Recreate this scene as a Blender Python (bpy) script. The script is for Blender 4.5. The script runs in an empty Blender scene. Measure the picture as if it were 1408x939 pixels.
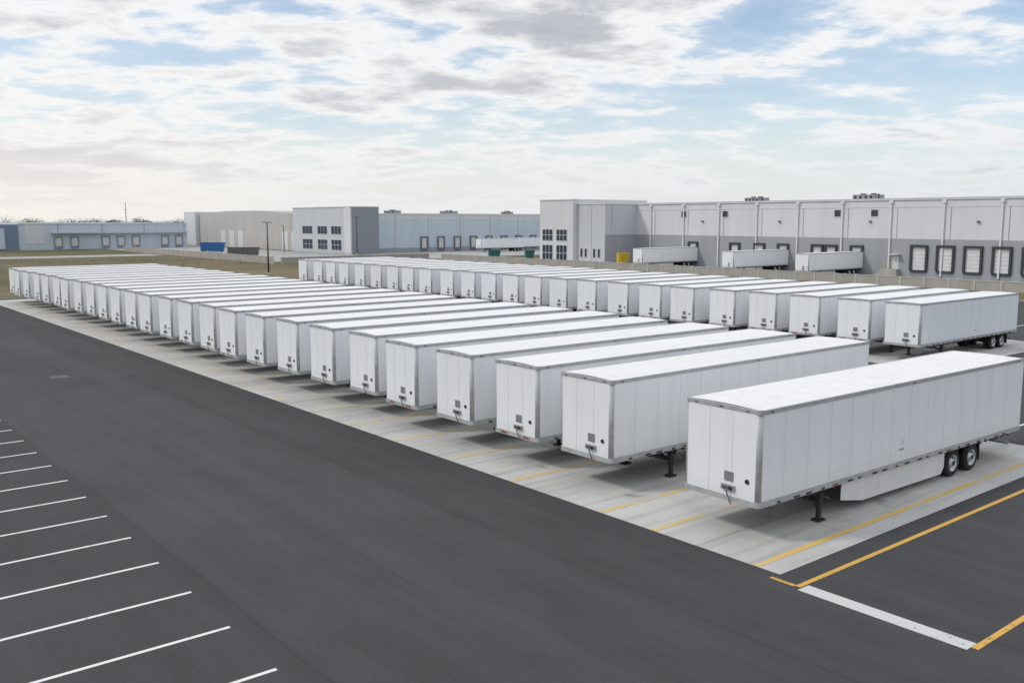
import bpy, bmesh, math, random
from mathutils import Vector
random.seed(7)
S = bpy.context.scene
S.view_settings.view_transform = 'Standard'
S.view_settings.look = 'None'
S.view_settings.exposure = 0

# ------------------------------------------------------------------ materials
def newmat(name):
    m = bpy.data.materials.new(name); m.use_nodes = True
    nt = m.node_tree
    b = nt.nodes['Principled BSDF']
    return m, nt, b
def N(nt, t, **kw):
    n = nt.nodes.new(t)
    for k, v in kw.items(): setattr(n, k, v)
    return n
def L(nt, a, b): nt.links.new(a, b)
def ramp(nt, fac, stops):
    r = N(nt, 'ShaderNodeValToRGB')
    el = r.color_ramp.elements
    el[0].position, el[0].color = stops[0][0], (*stops[0][1], 1)
    el[1].position, el[1].color = stops[-1][0], (*stops[-1][1], 1)
    for p, c in stops[1:-1]:
        e = el.new(p); e.color = (*c, 1)
    L(nt, fac, r.inputs['Fac']); return r.outputs['Color']
def g(v): return (v, v, v)
def mul(nt, a, b, fac=1.0, mode='MULTIPLY'):
    m = N(nt, 'ShaderNodeMix', data_type='RGBA', blend_type=mode)
    m.inputs[0].default_value = fac
    for i, s in ((6, a), (7, b)):
        if isinstance(s, tuple): m.inputs[i].default_value = (*s, 1)
        else: L(nt, s, m.inputs[i])
    return m.outputs[2]
def mathn(nt, op, a, b=None, c=None, clamp=False):
    m = N(nt, 'ShaderNodeMath', operation=op, use_clamp=clamp)
    for i, s in enumerate((a, b, c)):
        if s is None: continue
        if isinstance(s, (int, float)): m.inputs[i].default_value = s
        else: L(nt, s, m.inputs[i])
    return m.outputs[0]
def pos(nt): return N(nt, 'ShaderNodeNewGeometry').outputs['Position']
def mapping(nt, vec, scale=(1, 1, 1), rot=(0, 0, 0), loc=(0, 0, 0)):
    m = N(nt, 'ShaderNodeMapping'); m.inputs['Scale'].default_value = scale
    m.inputs['Rotation'].default_value = rot; m.inputs['Location'].default_value = loc
    L(nt, vec, m.inputs['Vector']); return m.outputs[0]
def noise(nt, vec, scale, detail=4, rough=0.5, dist=0.0):
    n = N(nt, 'ShaderNodeTexNoise'); n.inputs['Scale'].default_value = scale
    n.inputs['Detail'].default_value = detail; n.inputs['Roughness'].default_value = rough
    n.inputs['Distortion'].default_value = dist
    L(nt, vec, n.inputs['Vector']); return n.outputs['Fac']

def simple(name, col, rough=0.6, metal=0.0, var=0.12, vs=1.5, spec=0.5):
    m, nt, b = newmat(name)
    p = N(nt, 'ShaderNodeTexCoord').outputs['Object']
    n = noise(nt, p, vs, 3, 0.6)
    c = ramp(nt, n, [(0.3, g(1 - var)), (0.7, g(1.0))])
    L(nt, mul(nt, c, col), b.inputs['Base Color'])
    b.inputs['Roughness'].default_value = rough
    b.inputs['Metallic'].default_value = metal
    b.inputs['Specular IOR Level'].default_value = spec
    return m

def mat_white_paint(name, base, dirt=0.25, rough=0.5, lowdirt=0.4):
    m, nt, b = newmat(name)
    p = N(nt, 'ShaderNodeTexCoord').outputs['Object']
    oi = N(nt, 'ShaderNodeObjectInfo')
    sep = N(nt, 'ShaderNodeSeparateXYZ'); L(nt, p, sep.inputs[0])
    add = N(nt, 'ShaderNodeVectorMath', operation='ADD'); L(nt, p, add.inputs[0])
    sc = N(nt, 'ShaderNodeVectorMath', operation='SCALE'); sc.inputs[0].default_value = (37, 53, 11)
    L(nt, oi.outputs['Random'], sc.inputs['Scale']); L(nt, sc.outputs[0], add.inputs[1])
    q = add.outputs[0]
    streak = noise(nt, mapping(nt, q, (2.2, 2.2, 0.3)), 1.0, 4, 0.62)
    s1 = ramp(nt, streak, [(0.30, (1 - dirt * .5, 1 - dirt * .51, 1 - dirt * .54)), (0.55, g(1.0))])
    pan = mathn(nt, 'FLOOR', mathn(nt, 'DIVIDE', sep.outputs[0], 1.22))
    wn = N(nt, 'ShaderNodeTexWhiteNoise', noise_dimensions='2D')
    cmb = N(nt, 'ShaderNodeCombineXYZ'); L(nt, pan, cmb.inputs[0]); L(nt, oi.outputs['Random'], cmb.inputs[1])
    L(nt, cmb.outputs[0], wn.inputs['Vector'])
    s3 = ramp(nt, wn.outputs['Value'], [(0, g(0.975)), (1, g(1.0))])
    s4 = ramp(nt, oi.outputs['Random'], [(0, (0.96, 0.96, 0.95)), (0.5, (1, 1, 1)), (1, (0.96, 0.975, 0.99))])
    low = mathn(nt, 'SUBTRACT', 1.0, mathn(nt, 'DIVIDE', mathn(nt, 'SUBTRACT', sep.outputs[2], 1.1), 0.7), clamp=True)
    lown = mathn(nt, 'MULTIPLY', low, mathn(nt, 'MULTIPLY', streak, lowdirt))
    s5 = ramp(nt, lown, [(0, g(1.0)), (0.5, (0.75, 0.73, 0.70))])
    c = mul(nt, mul(nt, mul(nt, mul(nt, s1, s3), s4), s5), base)
    L(nt, c, b.inputs['Base Color'])
    b.inputs['Roughness'].default_value = rough
    return m

M_WHITE = mat_white_paint('trailer_white_paint', (0.845, 0.865, 0.89), 0.10)
M_ROOF = mat_white_paint('trailer_roof_skin', (0.80, 0.80, 0.80), 0.16, 0.6)
M_SEAM = simple('trailer_seam', (0.66, 0.69, 0.73), 0.5)
M_ALU = simple('aluminium_rail', (0.47, 0.48, 0.49), 0.5, 0.15, 0.25, 3)
M_BLACK = simple('black_chassis_steel', (0.025, 0.025, 0.027), 0.6, 0, 0.4, 3)
M_RUB = simple('tyre_rubber', (0.02, 0.02, 0.021), 0.85, 0, 0.3, 4)
M_HUB = simple('wheel_rim', (0.55, 0.56, 0.57), 0.35, 0.5, 0.3, 6)
M_DGREY = simple('dark_grey_plastic', (0.12, 0.12, 0.125), 0.6)
M_MGREY = simple('mid_grey_plate', (0.33, 0.34, 0.35), 0.5)
M_RED = simple('red_reflector', (0.30, 0.03, 0.02), 0.35)
M_SKIRT = mat_white_paint('skirt_white', (0.78, 0.79, 0.80), 0.3, 0.45)
TM = [M_WHITE, M_ROOF, M_SEAM, M_ALU, M_BLACK, M_RUB, M_HUB, M_DGREY, M_MGREY, M_RED, M_SKIRT]
WHITE, ROOF, SEAM, ALU, BLACK, RUB, HUB, DG, MG, RED, SKIRT = range(11)

def mat_asphalt():
    m, nt, b = newmat('asphalt')
    p = pos(nt)
    sep = N(nt, 'ShaderNodeSeparateXYZ'); L(nt, p, sep.inputs[0])
    fine = noise(nt, p, 16, 2, 0.75)
    c1 = ramp(nt, fine, [(0.25, (0.045, 0.045, 0.048)), (0.75, (0.074, 0.073, 0.075))])
    big = noise(nt, p, 0.11, 4, 0.62, 0.6)
    c2 = ramp(nt, big, [(0.3, g(0.90)), (0.7, g(1.08))])
    wear = noise(nt, mapping(nt, p, (0.9, 0.035, 1)), 1.0, 4, 0.6, 0.3)
    c3 = ramp(nt, wear, [(0.35, g(0.88)), (0.65, g(1.08))])
    xw = mathn(nt, 'ADD', sep.outputs[0], mathn(nt, 'MULTIPLY', big, 0.4))
    lane = mathn(nt, 'DIVIDE', mathn(nt, 'ADD', xw, -0.3), 4.3)
    wn = N(nt, 'ShaderNodeTexWhiteNoise', noise_dimensions='1D')
    L(nt, mathn(nt, 'FLOOR', lane), wn.inputs['W'])
    c4 = ramp(nt, wn.outputs['Value'], [(0, g(0.93)), (1, g(1.04))])
    fr = mathn(nt, 'FRACT', lane)
    seam = mathn(nt, 'LESS_THAN', mathn(nt, 'ABSOLUTE', mathn(nt, 'SUBTRACT', fr, 0.5)), 0.495)
    seam = mathn(nt, 'MAXIMUM', seam, mathn(nt, 'GREATER_THAN', wear, 0.50))
    c5 = ramp(nt, seam, [(0, g(0.80)), (1, g(1))])
    mid = noise(nt, mapping(nt, p, (1, 0.45, 1)), 0.7, 5, 0.7)
    c7 = ramp(nt, mid, [(0.30, g(0.88)), (0.5, g(1)), (0.68, g(1.06))])
    c = c1
    for k in (c2, c3, c4, c5, c7): c = mul(nt, c, k)
    L(nt, c, b.inputs['Base Color'])
    b.inputs['Roughness'].default_value = 0.86
    b.inputs['Specular IOR Level'].default_value = 0.3
    return m
M_ASPH = mat_asphalt()

def mat_concrete(name, base, jx, jy, ox, oy, dirt=0.18):
    m, nt, b = newmat(name)
    p = pos(nt)
    sep = N(nt, 'ShaderNodeSeparateXYZ'); L(nt, p, sep.inputs[0])
    fine = noise(nt, p, 7, 4, 0.7)
    c1 = ramp(nt, fine, [(0.3, g(0.92)), (0.7, g(1.04))])
    big = noise(nt, p, 0.25, 4, 0.6, 0.5)
    c2 = ramp(nt, big, [(0.3, (1 - dirt, 1 - dirt, 1 - dirt * .97)), (0.60, g(1.0))])
    tyre = noise(nt, mapping(nt, p, (0.09, 1.6, 1)), 1.0, 3, 0.6)
    c3 = ramp(nt, tyre, [(0.34, g(0.80)), (0.50, g(1.0))])
    cx = mathn(nt, 'DIVIDE', mathn(nt, 'SUBTRACT', sep.outputs[0], ox), jx)
    cy = mathn(nt, 'DIVIDE', mathn(nt, 'SUBTRACT', sep.outputs[1], oy), jy)
    lx = mathn(nt, 'LESS_THAN', mathn(nt, 'ABSOLUTE', mathn(nt, 'SUBTRACT', mathn(nt, 'FRACT', cx), 0.5)), 0.5 - 0.016 / jx)
    ly = mathn(nt, 'LESS_THAN', mathn(nt, 'ABSOLUTE', mathn(nt, 'SUBTRACT', mathn(nt, 'FRACT', cy), 0.5)), 0.5 - 0.016 / jy)
    c4 = ramp(nt, mathn(nt, 'MULTIPLY', lx, ly), [(0, g(0.6)), (1, g(1))])
    wn = N(nt, 'ShaderNodeTexWhiteNoise', noise_dimensions='2D')
    cmb = N(nt, 'ShaderNodeCombineXYZ'); L(nt, mathn(nt, 'FLOOR', cx), cmb.inputs[0]); L(nt, mathn(nt, 'FLOOR', cy), cmb.inputs[1])
    L(nt, cmb.outputs[0], wn.inputs['Vector'])
    c5 = ramp(nt, wn.outputs['Value'], [(0, g(0.94)), (1, g(1.02))])
    st = noise(nt, p, 0.8, 2, 0.5, 0.8)
    c6 = ramp(nt, st, [(0.66, g(1)), (0.78, g(0.62))])
    c = mul(nt, c1, base)
    for k in (c2, c3, c4, c5, c6): c = mul(nt, c, k)
    L(nt, c, b.inputs['Base Color'])
    b.inputs['Roughness'].default_value = 0.85
    return m
M_SLAB = mat_concrete('concrete_slab', (0.55, 0.545, 0.52), 4.6, 4.1, 21.2, 17.3)
M_COURT = mat_concrete('court_concrete', (0.42, 0.415, 0.40), 6, 6, 0, 0)

def mat_paint(name, col, wear=0.5):
    m, nt, b = newmat(name)
    p = pos(nt)
    n = noise(nt, p, 5, 4, 0.75)
    n2 = noise(nt, p, 0.6, 3)
    k = mathn(nt, 'ADD', n, mathn(nt, 'MULTIPLY', n2, 0.5))
    c = ramp(nt, k, [(0.50, (0.12, 0.12, 0.118)), (0.50 + 0.25 * wear, col)])
    L(nt, c, b.inputs['Base Color']); b.inputs['Roughness'].default_value = 0.7
    return m
M_PW = mat_paint('white_road_paint', (0.74, 0.74, 0.72), 0.7)
M_PY = mat_paint('yellow_road_paint', (0.62, 0.36, 0.07), 0.6)
def mat_worn(name, col, lo=.86, hi=1.12):
    m, nt, b = newmat(name)
    p = pos(nt)
    n = noise(nt, p, 4, 5, 0.75); n2 = noise(nt, p, 0.35, 3)
    k = mathn(nt, 'ADD', n, n2)
    c = ramp(nt, k, [(lo, (0.50, 0.49, 0.46)), (hi, col)])
    L(nt, c, b.inputs['Base Color']); b.inputs['Roughness'].default_value = 0.8
    return m
M_PYF = mat_worn('faded_yellow_paint', (0.64, 0.48, 0.20))
M_PYB = mat_worn('bay_yellow_paint', (0.66, 0.44, 0.12), .70, .95)
M_PWF = mat_paint('faded_white_band', (0.56, 0.56, 0.55), 0.35)

def mat_grass():
    m, nt, b = newmat('dry_grass')
    p = pos(nt)
    n1 = noise(nt, p, 0.02, 5, 0.65, 0.5)
    c1 = ramp(nt, n1, [(0.3, (0.085, 0.095, 0.04)), (0.5, (0.17, 0.145, 0.085)), (0.7, (0.24, 0.20, 0.13))])
    n2 = noise(nt, p, 1.2, 4, 0.75)
    c2 = ramp(nt, n2, [(0.3, g(0.65)), (0.7, g(1.15))])
    L(nt, mul(nt, c1, c2), b.inputs['Base Color']); b.inputs['Roughness'].default_value = 0.95
    b.inputs['Specular IOR Level'].default_value = 0.1
    return m
M_GRASS = mat_grass()

def mat_wall(name, base, var=0.10):
    m, nt, b = newmat(name)
    p = pos(nt)
    n = noise(nt, mapping(nt, p, (0.5, 0.5, 0.08)), 1.0, 4, 0.6)
    c1 = ramp(nt, n, [(0.3, g(1 - var)), (0.7, g(1))])
    L(nt, mul(nt, c1, base), b.inputs['Base Color']); b.inputs['Roughness'].default_value = 0.8
    return m
W_LIGHT = mat_wall('wall_light_grey', (0.55, 0.57, 0.60))
W_WHITE = mat_wall('wall_white', (0.65, 0.665, 0.69))
W_GREY = mat_wall('wall_mid_grey', (0.34, 0.355, 0.38))
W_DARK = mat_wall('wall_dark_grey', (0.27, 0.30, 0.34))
W_TAN = mat_wall('wall_tan_grey', (0.49, 0.48, 0.46))
W_BLUE = mat_wall('wall_blue_grey', (0.55, 0.62, 0.70))
W_NAVY = mat_wall('wall_navy', (0.18, 0.24, 0.33))
W_FENCE = mat_wall('fence_concrete', (0.42, 0.40, 0.37), 0.2)
M_DOOR = simple('dock_door_white', (0.68, 0.69, 0.70), 0.5)
M_SEAL = simple('dock_seal_black', (0.05, 0.05, 0.054), 0.8)
M_SEALG = simple('dock_seal_grey', (0.16, 0.175, 0.20), 0.8)
M_SEAL_HAZED = simple('dock_frame_hazed', (0.26, 0.29, 0.33), 0.8)  # far dock seals, colour lightened to stand in for distance haze
M_GLASS, _nt, _b = newmat('window_glass')
_b.inputs['Base Color'].default_value = (0.035, 0.05, 0.075, 1); _b.inputs['Roughness'].default_value = 0.12
M_PIPE = simple('downspout', (0.72, 0.72, 0.72), 0.5)
M_POLE = simple('pole_dark_bronze', (0.05, 0.045, 0.04), 0.5)
M_BLUEP = simple('blue_paint', (0.02, 0.13, 0.36), 0.5)
M_TEAL = simple('teal_paint', (0.03, 0.14, 0.13), 0.5)
M_YEL = simple('yellow_paint', (0.60, 0.42, 0.02), 0.5)
M_BARK = simple('bare_twigs', (0.11, 0.095, 0.085), 0.9)
M_MACH = simple('rooftop_metal', (0.30, 0.31, 0.32), 0.5, 0.2)

# ------------------------------------------------------------------ mesh helpers
def box(bm, x0, x1, y0, y1, z0, z1, mi=0):
    if x0 > x1: x0, x1 = x1, x0
    if y0 > y1: y0, y1 = y1, y0
    v = [bm.verts.new(c) for c in ((x0,y0,z0),(x1,y0,z0),(x1,y1,z0),(x0,y1,z0),(x0,y0,z1),(x1,y0,z1),(x1,y1,z1),(x0,y1,z1))]
    for f in ((0,3,2,1),(4,5,6,7),(0,1,5,4),(1,2,6,5),(2,3,7,6),(3,0,4,7)):
        bm.faces.new([v[i] for i in f]).material_index = mi
def prism(bm, poly, axis, a0, a1, mi=0):
    def P(p, a):
        return {'y': (p[0], a, p[1]), 'z': (p[0], p[1], a), 'x': (a, p[0], p[1])}[axis]
    A = [bm.verts.new(P(p, a0)) for p in poly]; B = [bm.verts.new(P(p, a1)) for p in poly]
    n = len(poly)
    bm.faces.new(A[::-1]).material_index = mi; bm.faces.new(B).material_index = mi
    for i in range(n):
        bm.faces.new((A[i], A[(i+1) % n], B[(i+1) % n], B[i])).material_index = mi
def beam(bm, a, b, w, h, mi=0):
    a = Vector(a); b = Vector(b); d = (b - a).normalized()
    up = Vector((0, 0, 1)) if abs(d.z) < 0.9 else Vector((1, 0, 0))
    s = d.cross(up).normalized() * w / 2; u = s.normalized().cross(d) * h / 2
    v = []
    for p in (a, b):
        for q in (-s - u, s - u, s + u, -s + u): v.append(bm.verts.new(p + q))
    for f in ((3,2,1,0),(4,5,6,7),(0,1,5,4),(1,2,6,5),(2,3,7,6),(3,0,4,7)):
        bm.faces.new([v[i] for i in f]).material_index = mi
def lathe(bm, cx, cz, prof, seg=24):
    rings = []
    for r, y, _ in prof:
        rings.append([bm.verts.new((cx + r * math.cos(2*math.pi*i/seg), y, cz + r * math.sin(2*math.pi*i/seg))) for i in range(seg)])
    for k in range(len(prof) - 1):
        for i in range(seg):
            j = (i + 1) % seg
            f = bm.faces.new((rings[k][i], rings[k][j], rings[k+1][j], rings[k+1][i])); f.material_index = prof[k][2]; f.smooth = True
    for rg, mi in ((rings[0], prof[0][2]), (rings[-1], prof[-2][2])):
        bm.faces.new(rg).material_index = mi
def cyl(bm, cx, cy, z0, z1, r0, r1, seg=10, mi=0):
    A = [bm.verts.new((cx + r0*math.cos(2*math.pi*i/seg), cy + r0*math.sin(2*math.pi*i/seg), z0)) for i in range(seg)]
    B = [bm.verts.new((cx + r1*math.cos(2*math.pi*i/seg), cy + r1*math.sin(2*math.pi*i/seg), z1)) for i in range(seg)]
    for i in range(seg):
        f = bm.faces.new((A[i], A[(i+1)%seg], B[(i+1)%seg], B[i])); f.material_index = mi; f.smooth = True
    bm.faces.new(B).material_index = mi; bm.faces.new(A[::-1]).material_index = mi
def finish(bm, name, mats, recalc=True):
    if recalc: bmesh.ops.recalc_face_normals(bm, faces=bm.faces)
    me = bpy.data.meshes.new(name); bm.to_mesh(me); bm.free()
    for m in mats: me.materials.append(m)
    return me
def obj(name, me, parent=None, loc=(0, 0, 0), rz=0):
    o = bpy.data.objects.new(name, me); S.collection.objects.link(o)
    o.location = loc; o.rotation_euler = (0, 0, rz)
    if parent: o.parent = parent
    return o
def sheet(name, polys, z, mat):
    bm = bmesh.new()
    for poly in polys:
        bm.faces.new([bm.verts.new((x, y, z)) for x, y in poly])
    bmesh.ops.recalc_face_normals(bm, faces=bm.faces)
    for f in bm.faces:
        if f.normal.z < 0: f.normal_flip()
    me = finish(bm, name, [mat], False)
    return obj(name, me)
def rect(x0, x1, y0, y1): return [(x0, y0), (x1, y0), (x1, y1), (x0, y1)]

# ------------------------------------------------------------------ semi trailer
def build_trailer(Ln, ax1, ax2, skirt, var=0, W=1.35):
    bm = bmesh.new()
    zb = 1.11; zt = 4.06; R = 0.14; ns = 5
    pts = []
    for i in range(ns + 1):
        a = math.pi + i * (math.pi / 2) / ns
        pts.append((R + R*math.cos(a), -W + R + R*math.sin(a)))
    pts += [(Ln, -W), (Ln, W)]
    for i in range(ns + 1):
        a = math.pi / 2 + i * (math.pi / 2) / ns
        pts.append((R + R*math.cos(a), W - R + R*math.sin(a)))
    n = len(pts)
    A = [bm.verts.new((x, y, zb)) for x, y in pts]; B = [bm.verts.new((x, y, zt)) for x, y in pts]
    for i in range(n):
        f = bm.faces.new((A[i], A[(i+1) % n], B[(i+1) % n], B[i]))
        corner = i < ns or (ns + 3 <= i < ns + 3 + ns)
        f.material_index = ALU if corner else WHITE
        f.smooth = corner
    bm.faces.new(A[::-1]).material_index = DG
    nb = 14; crown = 0.035
    prev = None
    for k in range(nb + 1):
        x = 0.10 + (Ln - 0.16) * k / nb
        row = [bm.verts.new((x, y, zt + 0.012 + crown * (1 - (y / W) ** 2))) for y in (-W+.05, -W*.5, 0, W*.5, W-.05)]
        if prev:
            for j in range(4):
                f = bm.faces.new((prev[j], row[j], row[j+1], prev[j+1])); f.material_index = ROOF
        prev = row
    bm.faces.new(B).material_index = ROOF
    box(bm, R, Ln, -W-.022, -W+.045, zt-.10, zt+.028, ALU); box(bm, R, Ln, W-.045, W+.022, zt-.10, zt+.028, ALU)
    for s in (-1, 1):
        poly = [(R-.002, s*(W-R))] + [(R + (R+.022)*math.cos(math.pi/2*i/ns + math.pi/2), s*(W-R + (R+.022)*math.sin(math.pi/2*i/ns + math.pi/2))) for i in range(ns+1)]
        prism(bm, poly, 'z', zt-.112, zt+.03, ALU)
        prism(bm, poly, 'z', zb-.022, zb+.16, ALU)
    box(bm, -.022, .06, -W+R+.002, W-R-.002, zt-.09, zt+.027, ALU)
    box(bm, R+.002, Ln-.1, -W-.024, -W+.05, zb-.02, zb+.17, ALU); box(bm, R+.002, Ln-.1, W-.05, W+.024, zb-.02, zb+.17, ALU)
    box(bm, -.024, .06, -W+R+.002, W-R-.002, zb-.02, zb+.15, ALU)
    x = 0.9; k = 0
    while x < Ln - 0.8:
        for s in (-1, 1):
            ya, yb = s*(W+.024), s*(W+.034)
            box(bm, x, x + (.30 if k % 3 else .16), ya, yb, zb+.0, zb+.06, RED if (k % 5 == 4) else BLACK)
        x += .62 if k % 2 else .86; k += 1
    x = 1.22
    while x < Ln - 0.3:
        for s in (-1, 1):
            box(bm, x-.011, x+.011, s*(W-.01), s*(W+.004), zb+.172, zt-.105, SEAM)
        x += 1.22
    for y in (-.45, .45):
        box(bm, -.005, .01, y-.010, y+.010, zb+.155, zt-.095, SEAM)
    # nose fittings
    yo = -.35 + 0.12 * var
    box(bm, -.03, 0, yo-.17, yo+.17, zb+.62, zb+.92, MG)
    for i in range(4):
        box(bm, -.036, -.03, yo-.15, yo+.15, zb+.65+i*.07, zb+.675+i*.07, DG)
    box(bm, -.09, 0, yo-.24, yo+.24, zb+.34, zb+.50, MG)
    box(bm, -.12, -.09, yo-.20, yo-.08, zb+.37, zb+.47, BLACK); box(bm, -.12, -.09, yo+.06, yo+.18, zb+.37, zb+.47, DG)
    box(bm, -.11, -.09, yo-.05, yo+.03, zb+.38, zb+.46, RED if var % 2 else DG)
    sv = []
    for i in range(12):
        a = 2*math.pi*i/12; sv.append((-W+.43+.075*math.cos(a), zb+.73+.075*math.sin(a)))
    prism(bm, sv, 'x', -.03, 0, BLACK)
    prev = (-.10, yo, zb+.36)
    for i in range(1, 6):
        q = (-.10-.03*math.sin(i), yo-.03*i + .02*math.sin(i*2), zb+.36-.09*i)
        beam(bm, prev, q, .03, .03, DG); prev = q
    if var % 2: box(bm, -.035, -.024, -.9, -.5, zb+.03, zb+.09, RED); box(bm, -.035, -.024, .5, .9, zb+.03, zb+.09, RED)
    box(bm, -.035, -.022, -.06, .06, zt-.07, zt-.02, DG)
    for y in (-1.0, 1.0): box(bm, -.037, -.022, y-.06, y+.06, zt-.065, zt-.03, DG)
    for s in (-1, 1):
        for x in (0.5, Ln*.5, Ln-.5):
            box(bm, x-.06, x+.06, s*(W+.022), s*(W+.04), zt-.07, zt-.03, DG)
    # small placard frame low on the side skin
    for s in (-1, 1):
        box(bm, 7.9, 8.25, s*W, s*(W+.006), zb+.55, zb+.62, MG); box(bm, 8.02, 8.2, s*W, s*(W+.006), zb+.75, zb+.93, SEAM)
    x = 2.2
    while x < Ln - .4:
        box(bm, x-.04, x+.04, -W+.06, W-.06, zb-.14, zb-.002, BLACK); x += .46
    box(bm, .25, 1.9, -.55, .55, zb-.10, zb-.002, BLACK); cyl(bm, .95, 0, zb-.20, zb-.10, .04, .04, 8, DG)
    # landing gear
    lx = 3.4; ly = W - .16
    for s in (-1, 1):
        box(bm, lx-.10, lx+.10, s*ly-.085, s*ly+.085, .46, zb-.141, BLACK)
        box(bm, lx-.07, lx+.07, s*ly-.06, s*ly+.06, .07, .46, BLACK)
        box(bm, lx-.19, lx+.19, s*ly-.15, s*ly+.15, .015, .07, BLACK)
        beam(bm, (lx, s*(ly-.05), .60), (lx, s*.35, zb-.16), .08, .06, BLACK)
        beam(bm, (lx+.08, s*ly, .58), (lx+1.0, s*.62, zb-.15), .08, .06, BLACK)
        beam(bm, (lx-.08, s*ly, .62), (lx-1.0, s*.62, zb-.15), .08, .06, BLACK)
    box(bm, lx-.04, lx+.04, -ly+.085, ly-.085, .66, .75, BLACK)
    beam(bm, (lx, -ly-.08, .85), (lx+.0, -ly-.22, .85), .03, .03, DG); beam(bm, (lx, -ly-.22, .86), (lx+.28, -ly-.22, .74), .03, .03, DG)
    for s in (-1, 1):
        box(bm, ax1-1.5, Ln-.3, s*.52-.05, s*.52+.05, zb-.36, zb-.141, BLACK)
    for x in (ax1-1.2, (ax1+ax2)/2, ax2+.8): box(bm, x-.06, x+.06, -.47, .47, zb-.34, zb-.20, BLACK)
    o = W - 1.35
    for ax in (ax1, ax2):
        box(bm, ax-.07, ax+.07, -.72, .72, .47, .61, BLACK)
        for s in (-1, 1):
            box(bm, ax-.55, ax+.35, s*.52-.045, s*.52+.045, .60, .72, BLACK)
            cyl(bm, ax+.3, s*.52, .46, .60, .13, .13, 10, RUB)
            for (ya, yb, outer) in ((1.02+o, 1.30+o, True), (.70+o, .98+o, False)):
                r = .53
                pr = [(.10, s*(ya+.02), BLACK), (.31, s*(ya+.02), RUB), (.44, s*ya, RUB), (r-.03, s*(ya+.03), RUB), (r, s*(ya+.07), RUB), (r, s*(yb-.07), RUB),
                      (r-.03, s*(yb-.03), RUB), (.44, s*yb, RUB), (.325, s*(yb-.02), HUB), (.30, s*(yb-.03), HUB), (.285, s*(yb-.14), HUB if outer else BLACK),
                      (.17, s*(yb-.16), HUB), (.15, s*(yb-.03), HUB), (.10, s*(yb+.0), BLACK), (.09, s*(yb+.015), BLACK)]
                lathe(bm, ax, r+.005, pr, 28)
                if outer:
                    for i in range(8):
                        a = i*math.pi/4
                        xx, zz = ax+.228*math.cos(a), r+.228*math.sin(a)
                        box(bm, xx-.03, xx+.03, s*(yb-.155), s*(yb-.125), zz-.03, zz+.03, BLACK)
    for s in (-1, 1):
        box(bm, ax2+.82, ax2+.84, s*.72, s*1.30, .28, zb-.145, RUB)
        box(bm, Ln-.42, Ln-.30, s*.62-.05, s*.62+.05, .60, zb-.141, BLACK)
    box(bm, Ln-.46, Ln-.32, -1.25, 1.25, .50, .60, MG)
    for i in range(8):
        box(bm, Ln-.319, Ln-.312, -1.2+i*.3, -.92+i*.3, .52, .58, RED if i % 2 else WHITE)
    e = Ln
    box(bm, e, e+.03, -W, -W+.12, zb-.02, zt+.02, ALU); box(bm, e, e+.03, W-.12, W, zb-.02, zt+.02, ALU)
    box(bm, e, e+.03, -W+.121, W-.121, zt-.16, zt+.02, ALU); box(bm, e-.1, e+.04, -W+.121, W-.121, zb-.14, zb+.14, MG)
    box(bm, e+.001, e+.012, -.012, .012, zb+.142, zt-.162, BLACK)
    for s in (-1, 1):
        for y in (.28, .85):
            beam(bm, (e+.05, s*y, zb+.12), (e+.05, s*y, zt-.14), .035, .035, ALU)
            box(bm, e+.012, e+.08, s*y-.06, s*y+.06, zb+.75, zb+.85, ALU)
        for z in (.35, 1.0, 1.7, 2.4):
            box(bm, e+.03, e+.05, s*(W-.22), s*(W-.02), zb+z, zb+z+.08, ALU)
        box(bm, e+.041, e+.055, s*.80, s*1.15, zb-.06, zb+.04, RED)
    if skirt:
        x0, x1 = 4.5, ax1 - .72
        for s in (-1, 1):
            y = s*(W-.07)
            poly = [(x0, zb-.015), (x0, .50), (x0+1.3, .26), (x1-.2, .26), (x1, .5), (x1, zb-.015)]
            prism(bm, poly, 'y', y-.012*s, y+.012*s, SKIRT)
    return finish(bm, 'semi_trailer', TM)

T_NEAR = build_trailer(17.3, 12.0, 13.45, True, 0, 1.47)
T_A = build_trailer(17.0, 12.9, 14.3, False, 0)
T_B = build_trailer(17.0, 13.5, 14.9, False, 1)
T_C = build_trailer(16.8, 12.9, 14.3, True, 2)
T_D = build_trailer(16.8, 13.2, 14.6, False, -1)
R_A = build_trailer(15.0, 11.3, 12.7, False, 0)
R_B = build_trailer(15.2, 11.6, 13.0, False, 1)
VARS = [T_A, T_B, T_D, T_C, T_A, T_B, T_D]

W2 = 1.35
obj('semi_trailer', T_NEAR, loc=(22.75, 17.70, 0), rz=math.radians(-1.1))
for i in range(25):
    y = 25.45 - W2 + 4.09 * i + random.uniform(-.10, .10)
    obj('semi_trailer', VARS[i % 2] if i < 2 else random.choice(VARS), loc=(23.0 + random.uniform(-.22, .22) * (i > 0), y, 0), rz=math.radians(random.uniform(-.35, .35)))
for i in range(24):
    y = 33.6 - W2 + 3.93 * i + random.uniform(-.1, .1)
    obj('semi_trailer', random.choice((R_A, R_B)) if i else R_A, loc=(61.0 + random.uniform(-.3, .3), y, 0), rz=math.radians(random.uniform(-.4, .4)))
for y in (128, 105.6, 90):
    obj('semi_trailer', T_A, loc=(137.8, y + 1.4, 0))
obj('semi_trailer', T_B, loc=(172, 228, 0)); obj('semi_trailer', T_D, loc=(190, 232, 0), rz=0.0)

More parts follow.
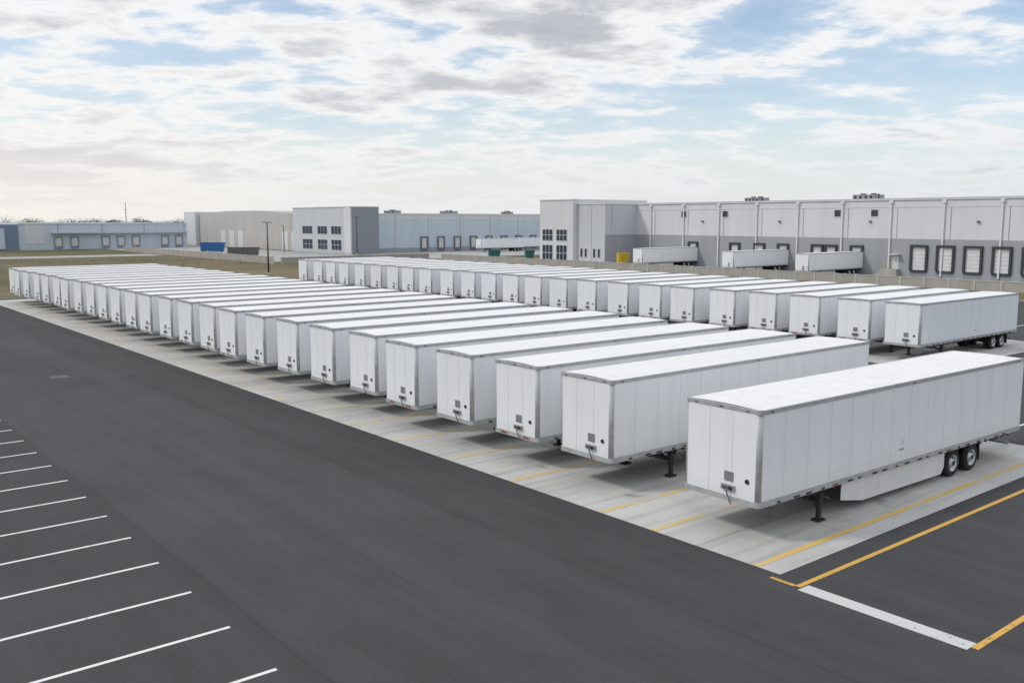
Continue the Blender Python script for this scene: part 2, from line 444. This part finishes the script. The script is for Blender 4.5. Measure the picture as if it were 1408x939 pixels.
# ------------------------------------------------------------------ ground, lot, markings
sheet('ground', [rect(-3500, 5000, -3500, 5000)], -0.03, M_GRASS)
sheet('asphalt_lot', [rect(-60, 118, -80, 128)], 0.0, M_ASPH)
sheet('access_road', [rect(-200, 88, 262, 276), rect(92, 131, 205, 400)], -0.01, M_COURT)
sheet('truck_court_pavement', [rect(134.5, 155, -20, 200), rect(134.5, 230, 200, 240)], 0.0, M_COURT)
sheet('concrete_pavement', [rect(21.2, 42.0, 14.35, 127)], 0.005, M_SLAB)
sheet('trailer_pad_pavement', [rect(59.0, 79.0, 28.8, 127)], 0.005, M_SLAB)
bm = bmesh.new()
box(bm, -60, 118.15, 128, 128.15, -.03, .13); box(bm, 118, 118.15, -80, 128, -.03, .13)
obj('curb', finish(bm, 'curb', [W_FENCE]))
sheet('white_parking_lines', [rect(2.4, 8.05 + .045*i, 18.05 + 2.68*i - .06, 18.05 + 2.68*i + .06) for i in range(-6, 22)], 0.006, M_PW)
sheet('yellow_lot_lines', [rect(20.85, 43, 13.47, 13.63), rect(20.85, 43, 8.81, 8.97), rect(20.78, 20.92, 13.63, 14.4),
                           rect(20.9, 43, 4.1, 4.24), rect(20.9, 43, -.6, -.46)], 0.006, M_PY)
sheet('yellow_bay_lines', [rect(21.2, 42, 15.06, 15.26)], 0.011, M_PYB)
ys = [19.05, 21.4] + [25.45 + .75 + 4.09*i - .0 for i in range(24)]
sheet('faded_bay_lines', [rect(21.2, 41.9, y-.11, y+.11) for y in ys], 0.011, M_PYF)
sheet('white_stop_band', [rect(20.65, 21.15, 8.98, 13.42)], 0.006, M_PWF)
sheet('white_stall_lines', [rect(43.5, 56, 10+4.1*i, 10.12+4.1*i) for i in range(-3, 4)] + [rect(84, 96, 20+4.1*i, 20.14+4.1*i) for i in range(-3, 12)], 0.006, M_PW)
bm = bmesh.new()
box(bm, -.5, .5, -.5, .5, 0, .012)
for i in range(7): box(bm, -.42+.13*i, -.36+.13*i, -.42, .42, .013, .03)
obj('storm_drain_grate', finish(bm, 'storm_drain_grate', [M_DGREY]), loc=(14.0, 62, 0.003))

# ------------------------------------------------------------------ buildings
class Bld:
    def __init__(self, name):
        self.e = bpy.data.objects.new(name, None); S.collection.objects.link(self.e); self.parts = {}
    def p(self, part, mat):
        if part not in self.parts: self.parts[part] = (bmesh.new(), mat)
        return self.parts[part][0]
    def done(self):
        for k, (bm, mat) in self.parts.items():
            obj(k, finish(bm, k, [mat]), self.e)
def winX(B, X, y0, y1, z0, z1, nx=2, nz=2):
    box(B.p('window_glass', M_GLASS), X-.03, X+.05, y0, y1, z0, z1)
    fr = B.p('window_frames', M_PIPE); t = .09
    for i in range(nx+1):
        y = y0 + (y1-y0)*i/nx; box(fr, X-.10, X-.031, y-t/2, y+t/2, z0-t/2, z1+t/2)
    for i in range(nz+1):
        z = z0 + (z1-z0)*i/nz; box(fr, X-.09, X-.032, y0, y1, z-t/2, z+t/2)
def dockX(B, X, y, h=3.9, w=3.1):
    d = B.p('dock_doors', M_DOOR); s = B.p('dock_seals', M_SEAL)
    z0 = 1.2; z1 = z0 + h; t = .36
    box(s, X-.40, X+.05, y-w/2, y-w/2+t, z0, z1); box(s, X-.40, X+.05, y+w/2-t, y+w/2, z0, z1); box(s, X-.42, X+.05, y-w/2, y+w/2, z1-.001, z1+.4)
    box(d, X-.06, X+.05, y-w/2+t, y+w/2-t, z0, z1-.002)
    r = B.p('door_ribs', M_MGREY)
    for i in range(1, 6): box(r, X-.085, X-.06, y-w/2+t, y+w/2-t, z0+i*h/6-.02, z0+i*h/6+.02)
    box(B.p('dock_bumpers', M_SEAL), X-.3, X+.02, y-w/2+.1, y+w/2-.1, .85, z0-.02)
    box(B.p('leveler_pits', W_DARK), X-.04, X+.02, y-w/2, y+w/2, .05, .84)
def dockY(B, Y, x, h=3.6, w=3.0, seal=None, t=.4):
    d = B.p('dock_doors', M_DOOR); s = B.p('dock_seals', seal or M_SEAL)
    z0 = 1.2; z1 = z0 + h
    box(s, x-w/2, x-w/2+t, Y-.4, Y+.05, z0, z1); box(s, x+w/2-t, x+w/2, Y-.4, Y+.05, z0, z1); box(s, x-w/2, x+w/2, Y-.42, Y+.05, z1-.001, z1+.35)
    box(d, x-w/2+t, x+w/2-t, Y-.06, Y+.05, z0, z1-.002)
    box(s, x-w/2+.1, x+w/2-.1, Y-.3, Y+.02, .4, z0-.02)
def rtu(B, x, y, z, sx, sy, sz):
    m = B.p('rooftop_units', M_MACH); k = B.p('rooftop_fans', M_SEAL)
    box(m, x-sx/2, x+sx/2, y-sy/2, y+sy/2, z+.3, z+sz)
    box(k, x-sx/2+.1, x+sx/2-.1, y-sy/2+.1, y+sy/2-.1, z, z+.298)
    for i in (-1, 1):
        cyl(k, x, y+i*sy*.25, z+sz+.002, z+sz+.25, .6, .5, 12)
    for i in range(4):
        yy = y - sy*.38 + i*sy*.25
        box(k, x-sx/2-.03, x-sx/2-.002, yy-.25, yy+.25, z+.5, z+sz-.2)
    cyl(k, x-sx/2+.4, y-sy/2-.8, z, z+sz*1.1, .15, .15, 6)

B = Bld('warehouse_building')
X = 155.0
box(B.p('upper_walls', W_WHITE), X, 240, -20, 146, 6.5, 13.1)
box(B.p('lower_walls', W_GREY), X-.02, 240.02, -20.02, 146, -.05, 6.498)
box(B.p('coping', W_LIGHT), X-.25, 240.3, -20.3, 146, 13.101, 13.5)
box(B.p('upper_band', W_WHITE), X-.06, X-.002, -19.9, 145.5, 11.9, 13.09)
for k, y in enumerate([i*9.4 - 10 for i in range(17)]):
    if y < 145:
        box(B.p('panel_joints', W_DARK), X-.03, X+.01, y-.06, y+.06, 6.52, 11.89)
        box(B.p('downspouts', M_PIPE), X-.32, X-.10, y+1.0, y+1.26, .3, 12.6)
        box(B.p('conductor_heads', M_PIPE), X-.45, X-.065, y+.8, y+1.46, 12.602, 13.09)
for y in (132.2, 121.2, 95.6, 88.3, 58.5, 45):
    winX(B, X, y-.7, y+.7, 10.3, 11.6, 1, 1)
for i in range(20): dockX(B, X, 79.7 - 4.58*i)
for y in (129.4, 118.5, 112.5, 107.0, 99.5, 96.6, 91.4): dockX(B, X, y, 3.6, 2.6)
box(B.p('personnel_door', M_DOOR), X-.08, X+.02, 83.9-.55, 83.9+.55, 1.2, 3.5)
box(B.p('door_canopy', W_WHITE), X-1.2, X-.03, 83.9-.9, 83.9+.9, 3.7, 3.85)
st = B.p('stairs', W_FENCE)
for i in range(6): box(st, X-1.4, X-.03, 85.6+.3*i, 85.9+.3*i-.002, 0, 1.15-.19*i)
box(st, X-1.4, X-.03, 83.0, 85.598, 0, 1.18)
rl = B.p('stair_rail', M_YEL)
for yy in (83.1, 84.3, 85.5): box(rl, X-1.4, X-1.34, yy-.03, yy+.03, 1.18, 2.2)
box(rl, X-1.4, X-1.34, 83.13, 85.5, 2.2, 2.26)
for y in range(-6, 140, 19):
    box(B.p('wall_lights', M_DGREY), X-.4, X-.05, y-.2, y+.2, 9.3, 9.6)
rtu(B, 172, 126, 13.1, 4, 3.6, 1.5); rtu(B, 172, 99.5, 13.1, 4, 4.5, 1.6)
O = 145.0
box(B.p('office_walls', W_LIGHT), O, 175, 146.01, 155, -.05, 13.2)
box(B.p('office_tower', W_WHITE), O-1.2, 168, 155.01, 166.5, -.05, 14.2)
box(B.p('office_coping', M_PIPE), O-.15, 175.2, 145.85, 154.99, 13.202, 13.45); box(B.p('tower_coping', M_PIPE), O-1.35, 168.2, 154.9, 166.65, 14.202, 14.45)
box(B.p('office_side_panel', W_GREY), O+.1, X-.03, 145.93, 146.0, -.05, 6.5)
box(B.p('office_side_panel2', W_LIGHT), O+2, O+2.12, 145.9, 146.0, 6.6, 13.1)
box(B.p('office_joints', W_DARK), O-.02, O+.02, 150.2, 150.32, 0, 13.1)
for y in (157.0, 161.9):
    winX(B, O-1.2, y, y+3.6, 5.0, 7.6, 3, 2); winX(B, O-1.2, y, y+3.6, .4, 4.0, 3, 2)
for y in (147.4, 148.9, 151.6, 153): winX(B, O, y, y+.8, 1.4, 3.4, 1, 1)
B.done()

B = Bld('distribution_center_building')
box(B.p('west_wall', W_TAN), 135, 175, 272.01, 369, -.05, 12.0)
prism(B.p('raised_parapet', W_TAN), [(280, 12.001), (360, 12.001), (335, 13.0), (308, 13.0)], 'x', 135.3, 160)
box(B.p('end_tower', W_WHITE), 133.5, 150, 360, 372, -.05, 12.9)
box(B.p('entry_tower', W_LIGHT), 132, 141, 235, 272, -.05, 13.4)
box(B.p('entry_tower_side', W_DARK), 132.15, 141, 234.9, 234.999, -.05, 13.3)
box(B.p('tower_edge', W_WHITE), 131.85, 131.998, 235.2, 239, 0, 13.4)
box(B.p('tower_coping', M_PIPE), 131.8, 141.2, 234.8, 272.2, 13.402, 13.65)
box(B.p('long_wall', W_BLUE), 141.01, 260, 240, 271.9, -.05, 11.3)
box(B.p('long_coping', W_WHITE), 141.02, 260.2, 239.8, 272, 11.302, 11.75)
box(B.p('long_stripe', W_WHITE), 141.02, 259, 239.95, 239.998, 9.8, 11.3)
box(B.p('base_band', W_GREY), 141.02, 259, 239.9, 239.998, 0, 1.4)
for x in range(150, 256, 12):
    box(B.p('downspouts', M_PIPE), x-.12, x+.12, 239.75, 239.94, 1.41, 11.2)
for i in range(14): dockY(B, 239.9, 160 + 6.3*i, 3.2, 2.6, M_SEALG, .3)
for (a, b) in ((241, 247), (249.5, 255.5), (259, 265.5)):
    winX(B, 132, a, b, 5.6, 8.0, 3, 1); winX(B, 132, a, b, 1.0, 4.0, 3, 2)
for y in (275, 282, 318, 326, 334): box(B.p('overhead_doors', M_DOOR), 134.9, 135.05, y, y+4.5, 0, 6.0)
for y in range(280, 368, 9): box(B.p('joints', W_GREY), 134.97, 135.01, y+.0, y+.12, 6.1 if y < 340 else 0, 11.9)
rtu(B, 160, 258, 11.3, 4, 4, 1.5); rtu(B, 185, 262, 11.3, 4, 5, 1.5); rtu(B, 205, 255, 11.3, 3, 3, 1.3)
B.done()

B = Bld('low_warehouse_building')
box(B.p('walls', W_BLUE), 66, 121, 335, 385, -.05, 8.4)
box(B.p('end_walls', W_NAVY), 20, 65.99, 334.5, 385, -.05, 8.3)
box(B.p('coping', W_WHITE), 66, 121.2, 334.8, 385.2, 8.402, 8.8)
box(B.p('white_panels', W_WHITE), 68, 74, 334.9, 334.99, 2, 8.3); box(B.p('blue_panels', W_BLUE), 20, 62, 334.3, 334.49, .5, 7)
for i in range(9):
    if i not in (2, 6): dockY(B, 334.9, 78 + 5*i, 2.8, 2.6, M_SEAL_HAZED, .2)
box(B.p('canopy', W_LIGHT), 76, 121, 333.3, 334.98, 5.3, 5.7)
for x in range(50, 121, 14): box(B.p('joints', W_GREY), x-.1, x+.1, 334.93, 334.995, 5.72, 8.3)
rtu(B, 100, 350, 8.4, 4, 3, 1.2); rtu(B, 112, 352, 8.4, 4, 3, 1.0)
B.done()

# ------------------------------------------------------------------ walls and fences
def fence(name, pts, h, post=3.0, mat=W_FENCE):
    bm = bmesh.new()
    for (x0, y0), (x1, y1) in zip(pts, pts[1:]):
        d = math.hypot(x1-x0, y1-y0); n = max(1, int(d/post))
        beam(bm, (x0, y0, h/2-.03), (x1, y1, h/2-.03), .16, h, 0)
        beam(bm, (x0, y0, h+.0), (x1, y1, h+.0), .26, .10, 1)
        for i in range(n+1):
            x = x0+(x1-x0)*i/n; y = y0+(y1-y0)*i/n
            box(bm, x-.15, x+.15, y-.15, y+.15, -.03, h+.12, 1)
    return obj(name, finish(bm, name, [mat, W_TAN]))
fence('boundary_wall', [(132, -20), (132, 190)], 1.35, 3.6)
fence('field_wall', [(90, 196), (90, 305)], 1.5, 4)
fence('yard_fence', [(92, 196), (132, 196)], 1.3, 3)
bm = bmesh.new()
for i in range(60):
    x = -60 + i*3.2
    if x < 88: cyl(bm, x, 200, -.03, 1.9, .04, .04, 6)
for z in (.1, 1.0, 1.85): beam(bm, (-60, 200, z), (88, 200, z), .035, .035)
obj('wire_fence', finish(bm, 'wire_fence', [M_MACH]))

# ------------------------------------------------------------------ street lamps, pole
def lamp(x, y, h, arms=(0,)):
    bm = bmesh.new()
    cyl(bm, 0, 0, 0, .7, .28, .28, 12, 1)
    cyl(bm, 0, 0, .7, h, .15, .10, 10, 0)
    for a in arms:
        dx, dy = math.cos(a), math.sin(a)
        beam(bm, (0, 0, h-.05), (dx*.35, dy*.35, h), .07, .07, 0)
        beam(bm, (dx*.25, dy*.25, h+.02), (dx*.75, dy*.75, h+.02), .38, .14, 0)
    obj('street_lamp', finish(bm, 'street_lamp', [M_POLE, W_FENCE]), loc=(x, y, 0))
lamp(68.7, 151.6, 9.3, (0, math.pi)); lamp(128, 225, 10.5, (0, math.pi)); lamp(124, 262, 8, (math.pi,))
bm = bmesh.new()
cyl(bm, 0, 0, 0, 17, .22, .10, 8); beam(bm, (-.8, 0, 14), (.8, 0, 14), .12, .12); beam(bm, (-.6, 0, 12.8), (.6, 0, 12.8), .12, .12)
obj('utility_pole', finish(bm, 'utility_pole', [M_POLE]), loc=(118, 395, 0))

def dumpster(x, y, mat, sx=6, sy=2.4, sz=2.2, rz=0):
    bm = bmesh.new()
    prism(bm, [(-sx/2, .35), (sx/2-.5, .2), (sx/2, sz), (-sx/2, sz)], 'y', -sy/2, sy/2, 0)
    for i in range(7):
        xx = -sx/2 + .5 + i*(sx-1)/6
        for s in (-1, 1): box(bm, xx-.06, xx+.06, s*sy/2, s*(sy/2+.1), .45, sz-.1, 0)
    box(bm, -sx/2-.05, sx/2+.05, -sy/2-.08, -sy/2+.05, sz, sz+.12, 0); box(bm, -sx/2-.05, sx/2+.05, sy/2-.05, sy/2+.08, sz, sz+.12, 0)
    for xx in (-sx/2+.5, sx/2-.9):
        for s in (-1, 1): box(bm, xx-.15, xx+.15, s*sy/2-.2*s, s*sy/2, 0, .36, 1)
    obj('dumpster', finish(bm, 'dumpster', [mat, M_BLACK]), loc=(x, y, 0), rz=rz)
dumpster(109, 280, M_BLUEP, 7, 2.6, 2.8, -.6); dumpster(101, 238, M_DGREY, 8, 2.6, 2.4, -.6)
dumpster(141, 136.5, M_YEL, 2.4, 2.2, 2.8, -.6); dumpster(140.6, 179.8, M_TEAL, 3, 2.2, 2.3, -.6); dumpster(147, 174, M_TEAL, 2.4, 2.0, 2.3, -.6)

# ------------------------------------------------------------------ distant bare trees
bm = bmesh.new()
rnd = random.Random(3)
def tri(bm, p, s):
    a = rnd.uniform(0, 6.28); t = rnd.uniform(-1, 1)
    d1 = Vector((math.cos(a), math.sin(a), t)).normalized()*s
    d2 = Vector((rnd.uniform(-1,1), rnd.uniform(-1,1), rnd.uniform(-.3,1))).normalized()*s*.5
    bm.faces.new([bm.verts.new(p), bm.verts.new(p+d1), bm.verts.new(p+d2)])
for i in range(260):
    az = math.radians(39.1 + rnd.uniform(-75, 35)); dist = rnd.uniform(620, 980)
    if rnd.random() < .55: az = math.radians(39.1 - rnd.choice((24, 22, 27, 17, 19)) + rnd.gauss(0, 1.0))
    x, y = math.sin(az)*dist, math.cos(az)*dist
    h = rnd.uniform(6, 13)
    cyl(bm, x, y, 0, h*.7, .35, .08, 5)
    for k in range(7):
        a = rnd.uniform(0, 6.28); z = h*rnd.uniform(.3, .6)
        beam(bm, (x, y, z), (x+math.cos(a)*h*.28, y+math.sin(a)*h*.28, z+h*.3), .14, .14)
    for k in range(150):
        u = Vector((rnd.gauss(0, .17)*h, rnd.gauss(0, .17)*h, h*(.62 + rnd.gauss(0, .15))))
        tri(bm, Vector((x, y, 0))+u, rnd.uniform(.4, 1.1))
obj('distant_trees', finish(bm, 'distant_trees', [M_BARK], False))

# ------------------------------------------------------------------ light + sky
sd = Vector((-.85, .52, 0)).normalized(); el = math.radians(44)
sunv = Vector((sd.x*math.cos(el), sd.y*math.cos(el), math.sin(el)))
ld = bpy.data.lights.new('sun', 'SUN'); ld.energy = 1.5; ld.angle = math.radians(10); ld.color = (1, .96, .90)
lo = bpy.data.objects.new('sun', ld); S.collection.objects.link(lo)
lo.rotation_euler = (-sunv).to_track_quat('-Z', 'Y').to_euler(); lo.location = (0, 0, 60)

w = bpy.data.worlds.new('World'); S.world = w; w.use_nodes = True
nt = w.node_tree; nt.nodes.clear()
out = N(nt, 'ShaderNodeOutputWorld')
sky = N(nt, 'ShaderNodeTexSky', sky_type='NISHITA'); sky.sun_disc = False
sky.sun_elevation = el; sky.sun_rotation = math.atan2(sd.x, sd.y) % (2*math.pi)
sky.air_density = 1.0; sky.dust_density = 0.7; sky.ozone_density = 1.7
bg1 = N(nt, 'ShaderNodeBackground'); bg1.inputs[1].default_value = 0.145
L(nt, sky.outputs[0], bg1.inputs[0])
tc = N(nt, 'ShaderNodeTexCoord').outputs['Generated']
sep = N(nt, 'ShaderNodeSeparateXYZ'); L(nt, tc, sep.inputs[0])
z = mathn(nt, 'MAXIMUM', sep.outputs[2], 0.0)
den = mathn(nt, 'ADD', z, 0.15)
cm = N(nt, 'ShaderNodeCombineXYZ')
L(nt, mathn(nt, 'DIVIDE', sep.outputs[0], den), cm.inputs[0]); L(nt, mathn(nt, 'DIVIDE', sep.outputs[1], den), cm.inputs[1])
cv = mapping(nt, cm.outputs[0], (1, 1, 1), (0, 0, math.radians(39.1)))
nA = noise(nt, mapping(nt, cv, (0.9, 1.05, 1)), 2.6, 9, 0.62, 0.10)
nB = noise(nt, cv, 0.55, 2, 0.5, 0.0)
dl = N(nt, 'ShaderNodeVectorMath', operation='DOT_PRODUCT'); L(nt, tc, dl.inputs[0]); dl.inputs[1].default_value = (-.776, .631, 0)
cover = mathn(nt, 'ADD', mathn(nt, 'MULTIPLY', nA, 0.62), mathn(nt, 'MULTIPLY', nB, 0.56))
cover = mathn(nt, 'ADD', cover, mathn(nt, 'MULTIPLY', dl.outputs['Value'], 0.07))
cover = mathn(nt, 'ADD', cover, mathn(nt, 'MULTIPLY', z, 0.22))
mask = ramp(nt, cover, [(0.50, g(.08)), (0.56, g(.25)), (0.605, g(.80)), (0.65, g(1))])
ccol = ramp(nt, cover, [(0.56, (0.90, 0.92, 0.95)), (0.625, (1.0, 0.985, 0.97)), (0.66, (0.82, 0.83, 0.85)), (0.72, (0.54, 0.565, 0.61)), (0.80, (0.46, 0.48, 0.53))])
bg2 = N(nt, 'ShaderNodeBackground'); L(nt, ccol, bg2.inputs[0])
hs = N(nt, 'ShaderNodeMapRange'); L(nt, z, hs.inputs['Value']); hs.inputs['From Min'].default_value = .22; hs.inputs['From Max'].default_value = .6
hs.inputs['To Min'].default_value = 1.0; hs.inputs['To Max'].default_value = 1.55
L(nt, hs.outputs[0], bg2.inputs[1])
mx = N(nt, 'ShaderNodeMixShader'); L(nt, mask, mx.inputs[0]); L(nt, bg1.outputs[0], mx.inputs[1]); L(nt, bg2.outputs[0], mx.inputs[2])
hz = ramp(nt, z, [(0.0, g(.96)), (0.045, g(.72)), (0.10, g(.26)), (0.20, g(0.03))])
dt = N(nt, 'ShaderNodeVectorMath', operation='DOT_PRODUCT'); L(nt, tc, dt.inputs[0]); dt.inputs[1].default_value = (-.15, .98, 0)
hcol = ramp(nt, dt.outputs['Value'], [(0.2, (0.74, 0.78, 0.82)), (0.75, (0.84, 0.845, 0.85)), (1.0, (0.96, 0.90, 0.83))])
bg3 = N(nt, 'ShaderNodeBackground'); L(nt, hcol, bg3.inputs[0])
mx2 = N(nt, 'ShaderNodeMixShader'); L(nt, hz, mx2.inputs[0]); L(nt, mx.outputs[0], mx2.inputs[1]); L(nt, bg3.outputs[0], mx2.inputs[2])
L(nt, mx2.outputs[0], out.inputs[0])

# ------------------------------------------------------------------ camera
cd = bpy.data.cameras.new('camera'); co = bpy.data.objects.new('camera', cd); S.collection.objects.link(co)
co.location = (0, 0, 9.7); co.rotation_euler = (math.radians(90-7.46), 0, math.radians(-39.1))
cd.lens = 36*1272/1408; cd.sensor_width = 36; cd.clip_end = 9000; cd.clip_start = 0.1
S.camera = co
